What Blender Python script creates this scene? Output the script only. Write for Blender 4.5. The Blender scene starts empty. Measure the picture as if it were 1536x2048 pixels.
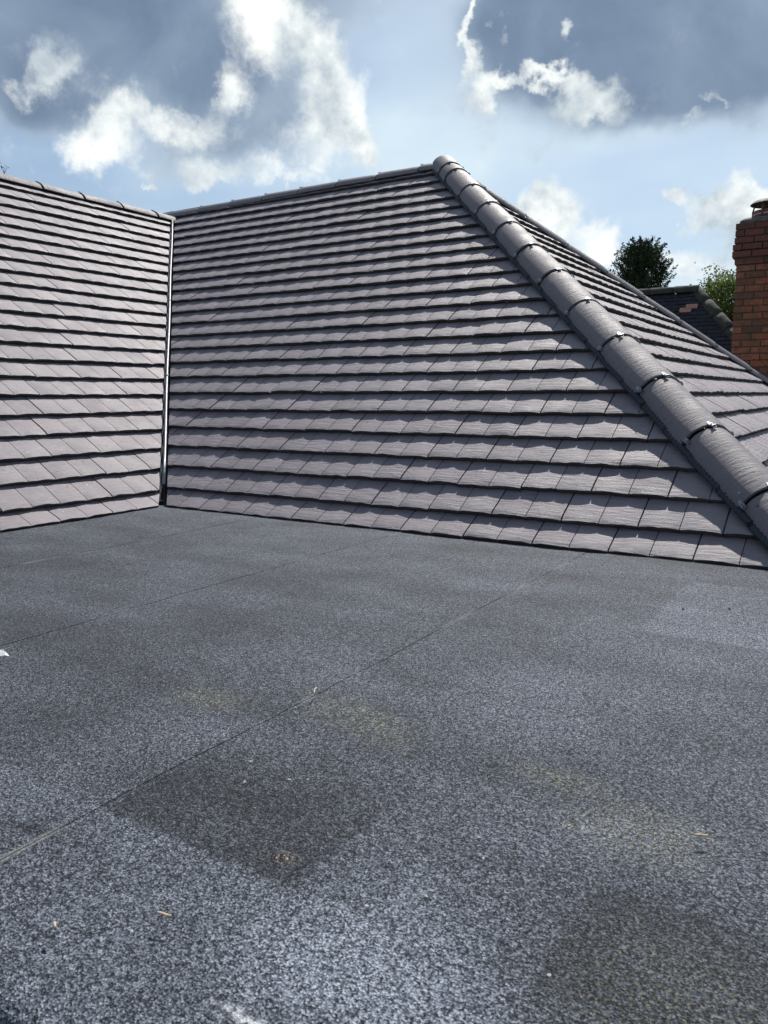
import bpy, bmesh, math, random
import numpy as np
from mathutils import Vector, Matrix

R = math.radians
scene = bpy.context.scene
COL = scene.collection
random.seed(7)
RNG = np.random.default_rng(11)

# ------------------------------------------------------------------ camera
FOC = 1587.1                       # focal length in photo pixels (photo 1536 x 2048)
CAM = np.array([3.5509, -3.2114, 0.6286])
ROT = np.array([[0.84650813, -0.0764762, 0.52685423],
                [0.53237311, 0.1247458, -0.83726779],
                [-0.0016918, 0.98923702, 0.1463122]])
cam_data = bpy.data.cameras.new('camera')
cam_data.sensor_fit = 'VERTICAL'
cam_data.sensor_height = 36.0
cam_data.lens = FOC / 2048 * 36.0
cam_data.clip_start = 0.02
cam_data.clip_end = 5000
cam_data.dof.use_dof = True
cam_data.dof.focus_distance = 3.6
cam_data.dof.aperture_fstop = 14.0
cam = bpy.data.objects.new('camera', cam_data)
COL.objects.link(cam)
cam.matrix_world = Matrix([list(ROT[i]) + [CAM[i]] for i in range(3)] + [[0, 0, 0, 1]])
scene.camera = cam

scene.view_settings.view_transform = 'Standard'
scene.view_settings.look = 'None'
scene.view_settings.gamma = 1.0
scene.view_settings.exposure = 0.10
scene.cycles.max_bounces = 6
scene.cycles.transparent_max_bounces = 8

# ------------------------------------------------------------------ sun and sky
SUN_EL, SUN_AZ = 49.8, -11.0       # azimuth from +Y towards +X
sd = np.array([math.cos(R(SUN_EL)) * math.sin(R(SUN_AZ)), math.cos(R(SUN_EL)) * math.cos(R(SUN_AZ)), math.sin(R(SUN_EL))])
sun_data = bpy.data.lights.new('sun', 'SUN')
sun_data.energy = 5.0
sun_data.angle = R(0.55)
sun_data.color = (1.0, 0.955, 0.89)
sun = bpy.data.objects.new('sun', sun_data)
COL.objects.link(sun)
sun.rotation_euler = Vector(sd).to_track_quat('Z', 'Y').to_euler()


def azel(px, py):
    v = ROT @ np.array([px - 768.0, -(py - 1024.0), -FOC])
    v /= np.linalg.norm(v)
    return math.degrees(math.atan2(v[0], v[1])), math.degrees(math.asin(v[2]))


class NT:
    """small helper for node trees"""
    def __init__(self, tree):
        self.t = tree
        self.n = tree.nodes
        self.l = tree.links

    def node(self, kind, **kw):
        nd = self.n.new(kind)
        for k, v in kw.items():
            if k.startswith('i_'):
                key = k[2:]
                key = int(key) if key.isdigit() else key
                self.set(nd.inputs[key], v)
            else:
                setattr(nd, k, v)
        return nd

    def set(self, sock, v):
        if hasattr(v, 'is_output') or isinstance(v, bpy.types.NodeSocket):
            self.l.new(v, sock)
        else:
            sock.default_value = v

    def math(self, op, a, b=None, c=None, clamp=False):
        nd = self.n.new('ShaderNodeMath')
        nd.operation = op
        nd.use_clamp = clamp
        for i, v in enumerate((a, b, c)):
            if v is not None:
                self.set(nd.inputs[i], v)
        return nd.outputs[0]

    def vmath(self, op, a, b=None, scale=None):
        nd = self.n.new('ShaderNodeVectorMath')
        nd.operation = op
        self.set(nd.inputs[0], a)
        if b is not None:
            self.set(nd.inputs[1], b)
        if scale is not None:
            self.set(nd.inputs['Scale'], scale)
        return nd.outputs['Value'] if op in ('LENGTH', 'DOT_PRODUCT', 'DISTANCE') else nd.outputs[0]

    def noise(self, vec, scale, detail=4, rough=0.5, out='Fac', dist=0.0, lac=2.0):
        nd = self.n.new('ShaderNodeTexNoise')
        self.set(nd.inputs['Vector'], vec)
        nd.inputs['Scale'].default_value = scale
        nd.inputs['Detail'].default_value = detail
        nd.inputs['Roughness'].default_value = rough
        nd.inputs['Lacunarity'].default_value = lac
        nd.inputs['Distortion'].default_value = dist
        return nd.outputs[0] if out == 'Fac' else nd.outputs['Color']

    def smooth(self, v, a, b, lo=0.0, hi=1.0, kind='SMOOTHSTEP'):
        nd = self.n.new('ShaderNodeMapRange')
        nd.interpolation_type = kind
        self.set(nd.inputs[0], v)
        nd.inputs[1].default_value = a
        nd.inputs[2].default_value = b
        nd.inputs[3].default_value = lo
        nd.inputs[4].default_value = hi
        return nd.outputs[0]

    def ramp(self, v, stops, interp='LINEAR'):
        nd = self.n.new('ShaderNodeValToRGB')
        nd.color_ramp.interpolation = interp
        e = nd.color_ramp.elements
        while len(e) < len(stops):
            e.new(0.5)
        for el, (p, c) in zip(e, stops):
            el.position = p
            el.color = (*c, 1.0)
        self.set(nd.inputs[0], v)
        return nd.outputs[0]

    def mix(self, fac, a, b, blend='MIX'):
        nd = self.n.new('ShaderNodeMix')
        nd.data_type = 'RGBA'
        nd.blend_type = blend
        self.set(nd.inputs[0], fac)
        self.set(nd.inputs[6], a if not isinstance(a, tuple) else (*a, 1.0))
        self.set(nd.inputs[7], b if not isinstance(b, tuple) else (*b, 1.0))
        return nd.outputs[2]

    def mapping(self, vec, loc=(0, 0, 0), rot=(0, 0, 0), scale=(1, 1, 1)):
        nd = self.n.new('ShaderNodeMapping')
        self.set(nd.inputs[0], vec)
        nd.inputs[1].default_value = loc
        nd.inputs[2].default_value = rot
        nd.inputs[3].default_value = scale
        return nd.outputs[0]


world = bpy.data.worlds.new('World')
scene.world = world
world.use_nodes = True
wt = NT(world.node_tree)
wt.n.clear()
sky = wt.node('ShaderNodeTexSky', sky_type='NISHITA', sun_disc=False, sun_elevation=R(SUN_EL),
              sun_rotation=R(SUN_AZ), altitude=60.0, air_density=1.0, dust_density=0.6, ozone_density=1.0)
direction = wt.node('ShaderNodeTexCoord').outputs['Generated']
sep = wt.node('ShaderNodeSeparateXYZ', i_0=direction)
az = wt.math('MULTIPLY', wt.math('ARCTAN2', sep.outputs[0], sep.outputs[1]), 57.29578)
el = wt.math('MULTIPLY', wt.math('ARCSINE', sep.outputs[2]), 57.29578)
ae = wt.node('ShaderNodeCombineXYZ', i_0=az, i_1=el).outputs[0]
warp1 = wt.vmath('SUBTRACT', wt.noise(direction, 7.0, 3, 0.55, 'Color'), (0.5, 0.5, 0.5))
warp2 = wt.vmath('SUBTRACT', wt.noise(direction, 24.0, 6, 0.62, 'Color'), (0.5, 0.5, 0.5))
aew = wt.vmath('ADD', ae, wt.vmath('ADD', wt.vmath('SCALE', warp1, scale=4.5), wt.vmath('SCALE', warp2, scale=4.2)))
aes = wt.vmath('ADD', ae, wt.vmath('ADD', wt.vmath('SCALE', warp1, scale=6.0), wt.vmath('SCALE', warp2, scale=1.0)))


def blobs(items, vec):
    """soft ellipses given in azimuth / elevation, summed"""
    acc = None
    for (px, py, rx, ry, rot, amp) in items:
        a, e = azel(px, py)
        k = math.cos(R(e))
        sx, sy = rx / 27.7, ry / 27.7
        v = wt.vmath('SUBTRACT', vec, (a, e, 0.0))
        v = wt.vmath('MULTIPLY', v, (k, 1.0, 0.0))
        v = wt.mapping(v, rot=(0, 0, R(rot)))
        v = wt.vmath('DIVIDE', v, (sx, sy, 1.0))
        d = wt.smooth(wt.vmath('LENGTH', v), 1.5, 0.2, 0.0, amp)
        acc = d if acc is None else wt.math('ADD', acc, d)
    return acc


fbm = wt.noise(direction, 8.0, 6, 0.58)
fine = wt.noise(direction, 30.0, 7, 0.64)
# soft grey bodies of the two big clouds
grey = blobs([
    (190, 40, 340, 125, -4, 0.85), (400, 100, 120, 75, 0, 0.5), (60, -80, 500, 120, 0, 0.9), (60, 170, 130, 50, 0, 0.25),
    (360, 215, 260, 60, 0, 0.30), (590, 150, 80, 70, 0, 0.34), (560, 290, 190, 55, 0, 0.22), (250, 270, 150, 60, 0, 0.14),
    (1320, 40, 330, 130, -8, 0.9), (1370, 165, 190, 80, -14, 0.8), (1250, 60, 200, 110, 0, 0.3), (1430, 20, 230, 100, 0, 0.8), (1450, -40, 300, 140, 0, 0.9), (420, -20, 90, 100, 0, 0.3), (1540, -20, 160, 100, 0, 0.5), (0, 60, 130, 130, 0, 0.5), (60, 170, 140, 60, 0, 0.2), (1050, 60, 90, 90, 0, 0.60), (1500, 110, 180, 90, 0, 0.4),
    (1170, 110, 110, 60, 0, 0.4), (1250, -120, 420, 120, 0, 0.7), (1480, 250, 120, 40, 10, 0.14), (1540, 60, 160, 150, 0, 0.75), (1420, 60, 200, 120, 0, 0.4), (430, 280, 260, 85, 0, 0.30),
], aes)
grey = wt.math('ADD', grey, wt.math('MULTIPLY', wt.math('SUBTRACT', fbm, 0.5), 0.42))
grey = wt.math('ADD', grey, wt.math('MULTIPLY', wt.math('SUBTRACT', fine, 0.5), 0.10))
away = wt.smooth(sep.outputs[1], 0.45, -0.1, 0.0, 1.0)
rest = wt.smooth(wt.noise(direction, 2.6, 5, 0.55), 0.54, 0.74, 0.0, 0.6)
grey = wt.math('ADD', grey, wt.math('MULTIPLY', rest, away))
ga = wt.smooth(grey, 0.05, 0.75, 0.0, 0.97)
gtex = wt.math('ADD', wt.math('MULTIPLY', wt.math('SUBTRACT', wt.noise(direction, 7.0, 6, 0.55, dist=0.4), 0.5), 1.0), wt.math('MULTIPLY', wt.math('MINIMUM', grey, 1.15), 0.60))
gcol = wt.ramp(gtex, [(0.05, (0.56, 0.66, 0.74)), (0.30, (0.37, 0.465, 0.57)), (0.54, (0.235, 0.315, 0.43)), (0.86, (0.145, 0.205, 0.31))])
# ragged bright puffs and lit rims
white = blobs([
    (500, 0, 55, 60, 30, 0.8), (575, 60, 62, 60, 40, 0.8), (640, 135, 42, 70, 30, 0.8), (690, 215, 62, 48, -30, 0.75), (738, 300, 40, 40, 0, 0.7),
    (655, 280, 80, 40, 0, 0.55), (470, 140, 40, 55, 20, 0.5), (440, 195, 60, 26, -20, 0.45), (560, 330, 110, 26, 0, 0.4),
    (265, 232, 62, 42, 30, 0.75), (190, 275, 62, 52, -30, 0.7), (240, 320, 50, 32, 0, 0.5), (390, 250, 70, 34, 0, 0.55), (430, 356, 70, 28, 6, 0.7), (610, 362, 100, 16, 12, 0.4),
    (85, 140, 42, 26, -40, 0.62), (40, 185, 36, 12, 30, 0.4), (298, 363, 14, 8, 0, 0.55),
    (938, 40, 13, 75, 4, 0.85), (952, 130, 24, 40, -10, 0.7), (992, 170, 42, 26, -35, 0.75), (1060, 155, 60, 14, -6, 0.6), (1135, 150, 46, 26, -10, 0.65),
    (1180, 195, 62, 36, -30, 0.8), (1225, 228, 40, 22, -10, 0.6), (1136, 58, 16, 22, 0, 0.7), (992, 45, 16, 12, 0, 0.55), (1018, 75, 16, 9, 30, 0.5),
    (1380, 246, 34, 10, 10, 0.5), (1432, 212, 30, 10, 30, 0.5),
    (1068, 418, 50, 34, -30, 0.9), (1112, 452, 62, 40, -35, 0.8), (1175, 492, 60, 30, -25, 0.65), (1230, 520, 60, 30, 0, 0.5),
    (1336, 398, 30, 15, 35, 0.75), (1450, 425, 90, 30, 16, 0.75), (1510, 392, 60, 24, 16, 0.7), (1380, 525, 60, 40, 0, 0.6), (1490, 520, 90, 50, 0, 0.4),
], aew)
tear = wt.noise(direction, 15.0, 7, 0.60, dist=0.3)
white = wt.math('ADD', white, wt.math('MULTIPLY', wt.math('SUBTRACT', tear, 0.52), 1.7))
white = wt.math('ADD', white, wt.math('MULTIPLY', wt.math('SUBTRACT', fine, 0.5), 0.75))
halo = blobs([(560, 120, 130, 170, 20, 0.42), (270, 275, 140, 80, 0, 0.30), (470, 300, 220, 80, 0, 0.30), (700, 260, 90, 90, 0, 0.35), (1110, 190, 170, 70, -12, 0.42), (950, 90, 45, 120, 0, 0.35), (1460, 430, 140, 60, 0, 0.3), (1110, 450, 110, 70, -35, 0.3), (90, 150, 80, 50, 0, 0.2)], aes)
white = wt.math('ADD', white, wt.math('MULTIPLY', halo, 0.34))
wa = wt.smooth(white, 0.10, 0.95)
wcol = wt.ramp(wt.math('ADD', fbm, wt.math('MULTIPLY', wt.math('SUBTRACT', fine, 0.5), 0.5)),
               [(0.34, (1.02, 1.04, 1.0)), (0.48, (0.94, 0.98, 0.96)), (0.56, (0.74, 0.80, 0.82)), (0.68, (0.50, 0.58, 0.64))])
# thin veil that pales the blue near the horizon and beside the clouds
veil = wt.math('MULTIPLY', wt.smooth(wt.noise(wt.mapping(direction, scale=(1, 1, 2.6)), 3.2, 4, 0.5), 0.34, 0.70), 0.50)
glow = blobs([(850, 110, 190, 170, 0, 0.45), (1020, 300, 260, 110, 0, 0.40), (760, 330, 150, 60, 0, 0.2)], aes)
veil = wt.math('ADD', veil, glow)
veil = wt.math('ADD', veil, wt.smooth(sep.outputs[2], 0.40, 0.0, 0.0, 0.35), clamp=True)
bg_sky = wt.node('ShaderNodeBackground', i_Color=sky.outputs[0], i_Strength=0.092)
bg_veil = wt.node('ShaderNodeBackground', i_Color=(0.66, 0.80, 0.90, 1), i_Strength=1.0)
bg_grey = wt.node('ShaderNodeBackground', i_Color=gcol, i_Strength=1.0)
bg_white = wt.node('ShaderNodeBackground', i_Color=wcol, i_Strength=1.0)
m1 = wt.node('ShaderNodeMixShader', i_0=veil, i_1=bg_sky.outputs[0], i_2=bg_veil.outputs[0])
m2 = wt.node('ShaderNodeMixShader', i_0=ga, i_1=m1.outputs[0], i_2=bg_grey.outputs[0])
m3 = wt.node('ShaderNodeMixShader', i_0=wa, i_1=m2.outputs[0], i_2=bg_white.outputs[0])
wt.node('ShaderNodeOutputWorld', i_0=m3.outputs[0])


# ------------------------------------------------------------------ materials
def new_mat(name):
    m = bpy.data.materials.new(name)
    m.use_nodes = True
    t = NT(m.node_tree)
    b = t.n['Principled BSDF']
    return m, t, b


def bump(t, b, height, dist, strength=1.0):
    nd = t.node('ShaderNodeBump', i_Strength=strength, i_Distance=dist, i_Height=height)
    t.l.new(nd.outputs[0], b.inputs['Normal'])
    return nd


def tile_material(name, base, var=0.10, rough=0.55):
    m, t, b = new_mat(name)
    uv = t.node('ShaderNodeUVMap').outputs[0]
    isl = t.node('ShaderNodeNewGeometry').outputs['Random Per Island']
    streak = t.noise(t.mapping(uv, scale=(9, 60, 1)), 1.0, 6, 0.62)
    blot = t.noise(uv, 5.0, 5, 0.55)
    grain = t.noise(uv, 420.0, 3, 0.6)
    c = t.mix(t.smooth(blot, 0.3, 0.7), tuple(x * 0.92 for x in base), tuple(x * 1.08 for x in base))
    tint = t.ramp(isl, [(0.0, (1 - var, 1 - var, 1 - var * 0.9)), (0.5, (1.0, 1.0, 1.0)), (1.0, (1 + var, 1 + var * 0.9, 1 + var * 0.92))])
    c = t.mix(1.0, c, tint, 'MULTIPLY')
    c = t.mix(t.smooth(streak, 0.38, 0.72, 0.0, 0.42), c, tuple(min(1, x * 1.45) for x in base))
    c = t.mix(t.smooth(grain, 0.36, 0.62, 0.30, 0.0), c, tuple(x * 0.45 for x in base))
    speck = t.smooth(t.noise(uv, 33.0, 2, 0.5), 0.735, 0.76)
    c = t.mix(t.math('MULTIPLY', speck, 0.75), c, (0.62, 0.60, 0.60))
    dspeck = t.smooth(t.noise(uv, 41.0, 1, 0.5), 0.255, 0.235)
    c = t.mix(dspeck, c, (0.03, 0.03, 0.03))
    t.l.new(c, b.inputs['Base Color'])
    t.set(b.inputs['Roughness'], t.smooth(blot, 0.25, 0.75, rough - 0.07, rough + 0.1))
    b.inputs['Specular IOR Level'].default_value = 0.55
    h = t.math('ADD', t.math('MULTIPLY', streak, 1.0), t.math('MULTIPLY', grain, 0.30))
    h = t.math('ADD', h, t.math('MULTIPLY', t.noise(t.mapping(uv, scale=(40, 140, 1)), 1.0, 4, 0.6), 0.35))
    bump(t, b, h, 0.0055, 1.0)
    return m


def simple(name, base, rough=0.6, metal=0.0, scale=40.0, amt=0.25, bmp=0.0, spec=0.5):
    m, t, b = new_mat(name)
    co = t.node('ShaderNodeTexCoord').outputs['Object']
    n = t.noise(co, scale, 6, 0.6)
    c = t.mix(t.smooth(n, 0.3, 0.7), tuple(x * (1 - amt) for x in base), tuple(min(1, x * (1 + amt)) for x in base))
    t.l.new(c, b.inputs['Base Color'])
    t.set(b.inputs['Roughness'], t.smooth(n, 0.3, 0.7, rough - 0.08, rough + 0.08))
    b.inputs['Metallic'].default_value = metal
    b.inputs['Specular IOR Level'].default_value = spec
    if bmp:
        bump(t, b, n, bmp)
    return m


M_TILE = tile_material('purple_grey_tile', (0.204, 0.177, 0.196), 0.17, 0.58)
M_EDGE = tile_material('shaded_tile_edge', (0.05, 0.046, 0.044), 0.2, 0.85)  # riven edge's dark tone, pushed darker to paint in shade under each course
M_RIDGE = tile_material('ridge_tile_concrete', (0.165, 0.146, 0.158), 0.07, 0.6)
M_DECK = simple('roof_underlay', (0.012, 0.012, 0.014), 0.9)
M_PLASTIC = simple('black_vent_plastic', (0.007, 0.013, 0.021), 0.5, 0, 60, 0.3)
M_GALV = simple('galvanised_steel', (0.30, 0.33, 0.37), 0.5, 0.85, 90, 0.12)
M_GRP = simple('grey_valley_fibreglass', (0.17, 0.185, 0.21), 0.42, 0.3, 20, 0.18)
M_WALL = simple('rendered_wall', (0.42, 0.38, 0.33), 0.85, 0, 30, 0.12, 0.002)
M_TWIG = simple('dry_twig', (0.52, 0.42, 0.28), 0.7, 0, 200, 0.3)
M_SCRAP = simple('white_paper_scrap', (0.75, 0.74, 0.72), 0.6, 0, 90, 0.1)
M_STONE = simple('dark_grit', (0.018, 0.017, 0.016), 0.8, 0, 300, 0.3)
M_BARK = simple('tree_bark', (0.07, 0.055, 0.042), 0.9, 0, 12, 0.3, 0.01)

# ------------------------------------------------------------------ mesh helpers


def link(name, mesh, mat=None, parent=None):
    o = bpy.data.objects.new(name, mesh)
    COL.objects.link(o)
    if mat is not None:
        mesh.materials.append(mat)
    if parent is not None:
        o.parent = parent
    return o


def tag(o, label=None, cat=None, group=None, kind=None):
    for k, v in (('label', label), ('category', cat), ('group', group), ('kind', kind)):
        if v:
            o[k] = v
    return o


def empty(name, loc=(0, 0, 0), rz=0.0):
    o = bpy.data.objects.new(name, None)
    o.empty_display_size = 0.1
    o.location = loc
    o.rotation_euler = (0, 0, rz)
    COL.objects.link(o)
    return o


def mesh_from(name, verts, faces, uvs=None, smooth=True):
    me = bpy.data.meshes.new(name)
    me.from_pydata([tuple(map(float, v)) for v in verts], [], [tuple(map(int, f)) for f in faces])
    if uvs is not None:
        layer = me.uv_layers.new(name='UVMap')
        idx = np.empty(len(me.loops), dtype=np.int32)
        me.loops.foreach_get('vertex_index', idx)
        layer.data.foreach_set('uv', np.asarray(uvs, dtype=np.float32)[idx].ravel())
    me.polygons.foreach_set('use_smooth', [smooth] * len(me.polygons))
    me.update()
    return me


class MB:
    """collects boxes, tubes and prisms into one mesh"""
    def __init__(self):
        self.v, self.f = [], []

    def add(self, verts, faces):
        n = len(self.v)
        self.v += [tuple(v) for v in verts]
        self.f += [tuple(i + n for i in f) for f in faces]

    def box(self, lo, hi, M=None):
        x0, y0, z0 = lo
        x1, y1, z1 = hi
        vs = [Vector(p) for p in ((x0, y0, z0), (x1, y0, z0), (x1, y1, z0), (x0, y1, z0), (x0, y0, z1), (x1, y0, z1), (x1, y1, z1), (x0, y1, z1))]
        if M is not None:
            vs = [M @ v for v in vs]
        self.add(vs, [(0, 3, 2, 1), (4, 5, 6, 7), (0, 1, 5, 4), (1, 2, 6, 5), (2, 3, 7, 6), (3, 0, 4, 7)])

    def tube(self, pts, radii, n=8, cap=True):
        pts = [Vector(p) for p in pts]
        base = len(self.v)
        ref = Vector((0.3, 0.5, 0.81))
        for i, p in enumerate(pts):
            d = (pts[min(i + 1, len(pts) - 1)] - pts[max(i - 1, 0)]).normalized()
            a = d.cross(ref)
            if a.length < 1e-3:
                a = d.cross(Vector((1, 0, 0)))
            a.normalize()
            b = d.cross(a)
            r = radii[i] if hasattr(radii, '__len__') else radii
            for k in range(n):
                t = 2 * math.pi * k / n
                self.v.append(tuple(p + (a * math.cos(t) + b * math.sin(t)) * r))
        for i in range(len(pts) - 1):
            for k in range(n):
                k2 = (k + 1) % n
                self.f.append((base + i * n + k, base + i * n + k2, base + (i + 1) * n + k2, base + (i + 1) * n + k))
        if cap:
            self.f.append(tuple(base + k for k in reversed(range(n))))
            self.f.append(tuple(base + (len(pts) - 1) * n + k for k in range(n)))

    def build(self, name, mat, parent=None, smooth=False):
        return link(name, mesh_from(name, self.v, self.f, None, smooth), mat, parent)


def vnoise(x, y, seed=0):
    """2-D value noise in 0..1, vectorised"""
    xi, yi = np.floor(x).astype(np.int64), np.floor(y).astype(np.int64)
    fx, fy = x - xi, y - yi
    fx, fy = fx * fx * (3 - 2 * fx), fy * fy * (3 - 2 * fy)

    def h(a, b):
        n = (a * 374761393 + b * 668265263 + seed * 1442695041) & 0x7fffffff
        n = ((n ^ (n >> 13)) * 1274126177) & 0x7fffffff
        n = n ^ (n >> 16)
        return (n & 0xffff) / 65535.0
    a = h(xi, yi) * (1 - fx) + h(xi + 1, yi) * fx
    b = h(xi, yi + 1) * (1 - fx) + h(xi + 1, yi + 1) * fx
    return a * (1 - fy) + b * fy


# ------------------------------------------------------------------ the tiled house
PITCH = R(38.1)
TN, CS, SN = math.tan(PITCH), math.cos(PITCH), math.sin(PITCH)
OFF = 0.02                          # plane of the tile tails above the eave line
GAUGE, PIECE = 0.1824, 0.165
RY, RX, HC = 3.37, 3.25, 3.43       # main ridge y, left ridge -x, hip line x + y
ZR, ZL = TN * RY + OFF, TN * RX + OFF
XA = HC - RY                        # hip apex x

house = empty('house', (0, 0, 0))
tag(house, 'house with purple grey tiled hipped roof slopes meeting in a valley', 'house')


def tile_slope(name, origin, U, V, v_first, courses, u_lo, u_hi, planes, j0=0.0, th=0.0300, nu=9, nv=8, label=None, seed=1):
    """rows of riven tiles; U along the eave, V up the slope, both unit; u_lo / u_hi are functions of v"""
    origin, U, V = np.array(origin, float), np.array(U, float), np.array(V, float)
    N = np.cross(U, V)
    if N[2] < 0:
        N = -N
    n0 = OFF * CS
    VV, FF, UV, MI = [], [], [], []
    count = 0
    rr = np.random.default_rng(seed)
    us, vs = np.linspace(0, 1, nu), np.linspace(0, 1, nv) ** 1.25
    for k in range(courses):
        vt = v_first + (k - 1) * GAUGE if k > 0 else -0.03
        lift = 0.006 if k == 0 else 0.0
        length = (v_first - vt if k == 0 else GAUGE) + 0.045
        # broken bond: rows shift by half a piece, the wide joint sits on alternate pieces
        shift = j0 + (k % 2) * PIECE * 0.5
        wide = (k // 2) % 2
        lo, hi = u_lo(vt), u_hi(vt)
        i0, i1 = math.floor((lo - shift) / PIECE) - 1, math.ceil((hi - shift) / PIECE) + 1
        slip = rr.normal(0, 0.0012)
        pair = slope_n = 0.0
        for i in range(i0, i1):
            ua, ub = shift + i * PIECE, shift + (i + 1) * PIECE
            first_of_pair = (i + wide) % 2 == 0
            if first_of_pair:
                pair = rr.normal(0, 0.0022)
                slope_n = rr.normal(0, 0.0026)
            ga = 0.0034 if first_of_pair else 0.0018
            gb = 0.0018 if first_of_pair else 0.0034
            su, sv = np.meshgrid(us, vs)
            u = (ua + ga) + su * (ub - gb - ua - ga)
            vj = (vnoise(u * 24, np.full_like(u, k * 7.3 + i * 0.7), seed) - 0.5) * 0.006 + (vnoise(u * 90, np.full_like(u, k * 3.1), seed + 3) - 0.5) * 0.003
            v = vt + slip + pair + sv * length + vj * (1 - sv)
            c = np.abs(2 * su - 1)
            fade = np.exp(-sv * 3.2)
            dome = -0.0050 * (c ** 2.3) * fade + 0.0018 * fade
            riv = (vnoise(u * 17, v * 30 + k * 13.7, seed + 5) - 0.5) * 0.0045 + (vnoise(u * 50 + k, v * 90, seed + 9) - 0.5) * 0.002
            riv = riv * (0.45 + 0.55 * fade)
            roundn = -0.0035 * np.exp(-sv * 42)
            h = n0 + lift + slope_n * 0.5 - th * (v - vt) / GAUGE * 0.985 + dome + riv + roundn
            if k == 0:
                h = n0 + lift - (th + lift) * (v - vt) / (v_first - vt) + dome + riv + roundn
            P = origin + u[..., None] * U + v[..., None] * V + h[..., None] * N
            b = len(VV) and sum(len(x) for x in VV) if False else count
            pts = [P.reshape(-1, 3)]
            uvp = [np.stack([u.ravel(), v.ravel() + k * 0.37], 1)]
            n_top = nu * nv
            fs, mi = [], []
            for a in range(nv - 1):
                for c_ in range(nu - 1):
                    q = a * nu + c_
                    fs.append((b + q, b + q + 1, b + q + nu + 1, b + q + nu))
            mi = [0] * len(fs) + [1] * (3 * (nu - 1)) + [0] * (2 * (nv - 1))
            # butt face: three extra rows below the tail
            rows = [np.arange(nu)]
            off = n_top
            for lev, (dn, dv) in enumerate(((0.3, 0.0003), (0.65, 0.002), (1.02, 0.013))):
                rag = (vnoise(u[0] * 130, np.full(nu, k * 5.0 + lev), seed + 21) - 0.5) * 0.004
                q = P[0] - N * ((th * 0.92 + (0.004 if k else 0.012)) * dn + dome[0][:, None] * 0 + rag[:, None] * (dn < 1)) + V * (dv - abs(0.0025) * rr.random((nu, 1)))
                pts.append(q)
                uvp.append(np.stack([u[0], v[0] + k * 0.37 - 0.02 * dn], 1))
                rows.append(off + np.arange(nu))
                off += nu
            for a in range(3):
                for c_ in range(nu - 1):
                    fs.append((b + rows[a][c_ + 1], b + rows[a][c_], b + rows[a + 1][c_], b + rows[a + 1][c_ + 1]))
            # side walls
            for col, flip in ((0, False), (nu - 1, True)):
                q = P[:, col] - N * 0.016
                pts.append(q)
                uvp.append(np.stack([u[:, col], v[:, col]], 1))
                for a in range(nv - 1):
                    t0, t1, s0, s1 = a * nu + col, (a + 1) * nu + col, off + a, off + a + 1
                    f = (t0, t1, s1, s0) if flip is False else (t0, s0, s1, t1)
                    fs.append(tuple(b + x for x in f))
                off += nv
            # interlock: a sunk strip that closes the joint on the left of the piece
            for dn, du in ((0.0075, 0.001), (0.0075, -2.4 * ga)):
                pts.append(P[:, 0] - N * dn + U * du + V * (0.004 * (1 - sv[:, :1])))
                uvp.append(np.stack([u[:, 0], v[:, 0]], 1))
            for a in range(nv - 1):
                fs.append((b + off + a, b + off + nv + a, b + off + nv + a + 1, b + off + a + 1))
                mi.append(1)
            off += 2 * nv
            allp = np.concatenate(pts)
            # skip pieces wholly outside the slope
            keep = True
            for (co, no) in planes:
                if np.all((allp - np.array(co)) @ np.array(no) > 0):
                    keep = False
                    break
            if not keep:
                continue
            VV.append(allp)
            UV.append(np.concatenate(uvp))
            FF += fs
            MI += mi
            count += len(allp)
    me = mesh_from(name, np.concatenate(VV), FF, np.concatenate(UV), True)
    me.polygons.foreach_set('material_index', MI)
    bm = bmesh.new()
    bm.from_mesh(me)
    for (co, no) in planes:
        bmesh.ops.bisect_plane(bm, geom=bm.verts[:] + bm.edges[:] + bm.faces[:], dist=1e-5, plane_co=co, plane_no=no, clear_outer=True)
    bm.to_mesh(me)
    bm.free()
    me.set_sharp_from_angle(angle=R(40))
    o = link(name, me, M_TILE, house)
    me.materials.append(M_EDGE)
    if label:
        o['label'] = label
    return o


S2 = math.sqrt(0.5)
V_GAP = 0.032                       # half gap at the valley, measured in plan
LEN = RY / CS
# main slope: eave along X, climbs towards +Y
tile_slope('roof_slope', (0, 0, 0), (1, 0, 0), (0, CS, SN), 0.128, 25,
           lambda v: -v * CS - 0.3, lambda v: HC - v * CS + 0.3,
           [((-V_GAP * S2, -V_GAP * S2 * 0, 0), (-S2, -S2, 0)) if False else ((V_GAP, 0, 0), (-S2, -S2, 0)),
            ((HC - 0.03, 0, 0), (S2, S2, 0)), ((0, RY - 0.02, 0), (0, 1, 0))], j0=2.30, seed=3,
           label='wide tiled slope facing the flat felt roof, between valley and hip')
# left slope: eave along Y, climbs towards -X
tile_slope('roof_slope', (0, 0, 0), (0, 1, 0), (-CS, 0, SN), 0.101, 24,
           lambda v: -3.6, lambda v: v * CS + 0.3,
           [((-V_GAP, 0, 0), (S2, S2, 0)), ((-RX + 0.02, 0, 0), (-1, 0, 0)), ((0, -3.5, 0), (0, -1, 0))], j0=-0.05, seed=17,
           label='brighter tiled slope on the left of the valley')
# slope beyond the near hip, facing +X
tile_slope('roof_slope', (HC, 0, 0), (0, 1, 0), (-CS, 0, SN), 0.115, 25,
           lambda v: v * CS - 0.3, lambda v: 2 * RY - v * CS + 0.3,
           [((HC - 0.03 * 0, 0.03, 0), (-S2, -S2, 0)), ((HC, 2 * RY - 0.03, 0), (-S2, S2, 0)), ((XA + 0.02, 0, 0), (-1, 0, 0))], j0=0.02, seed=29, nu=7, nv=6,
           label='tiled slope beyond the near hip, seen edge-on')

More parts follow.
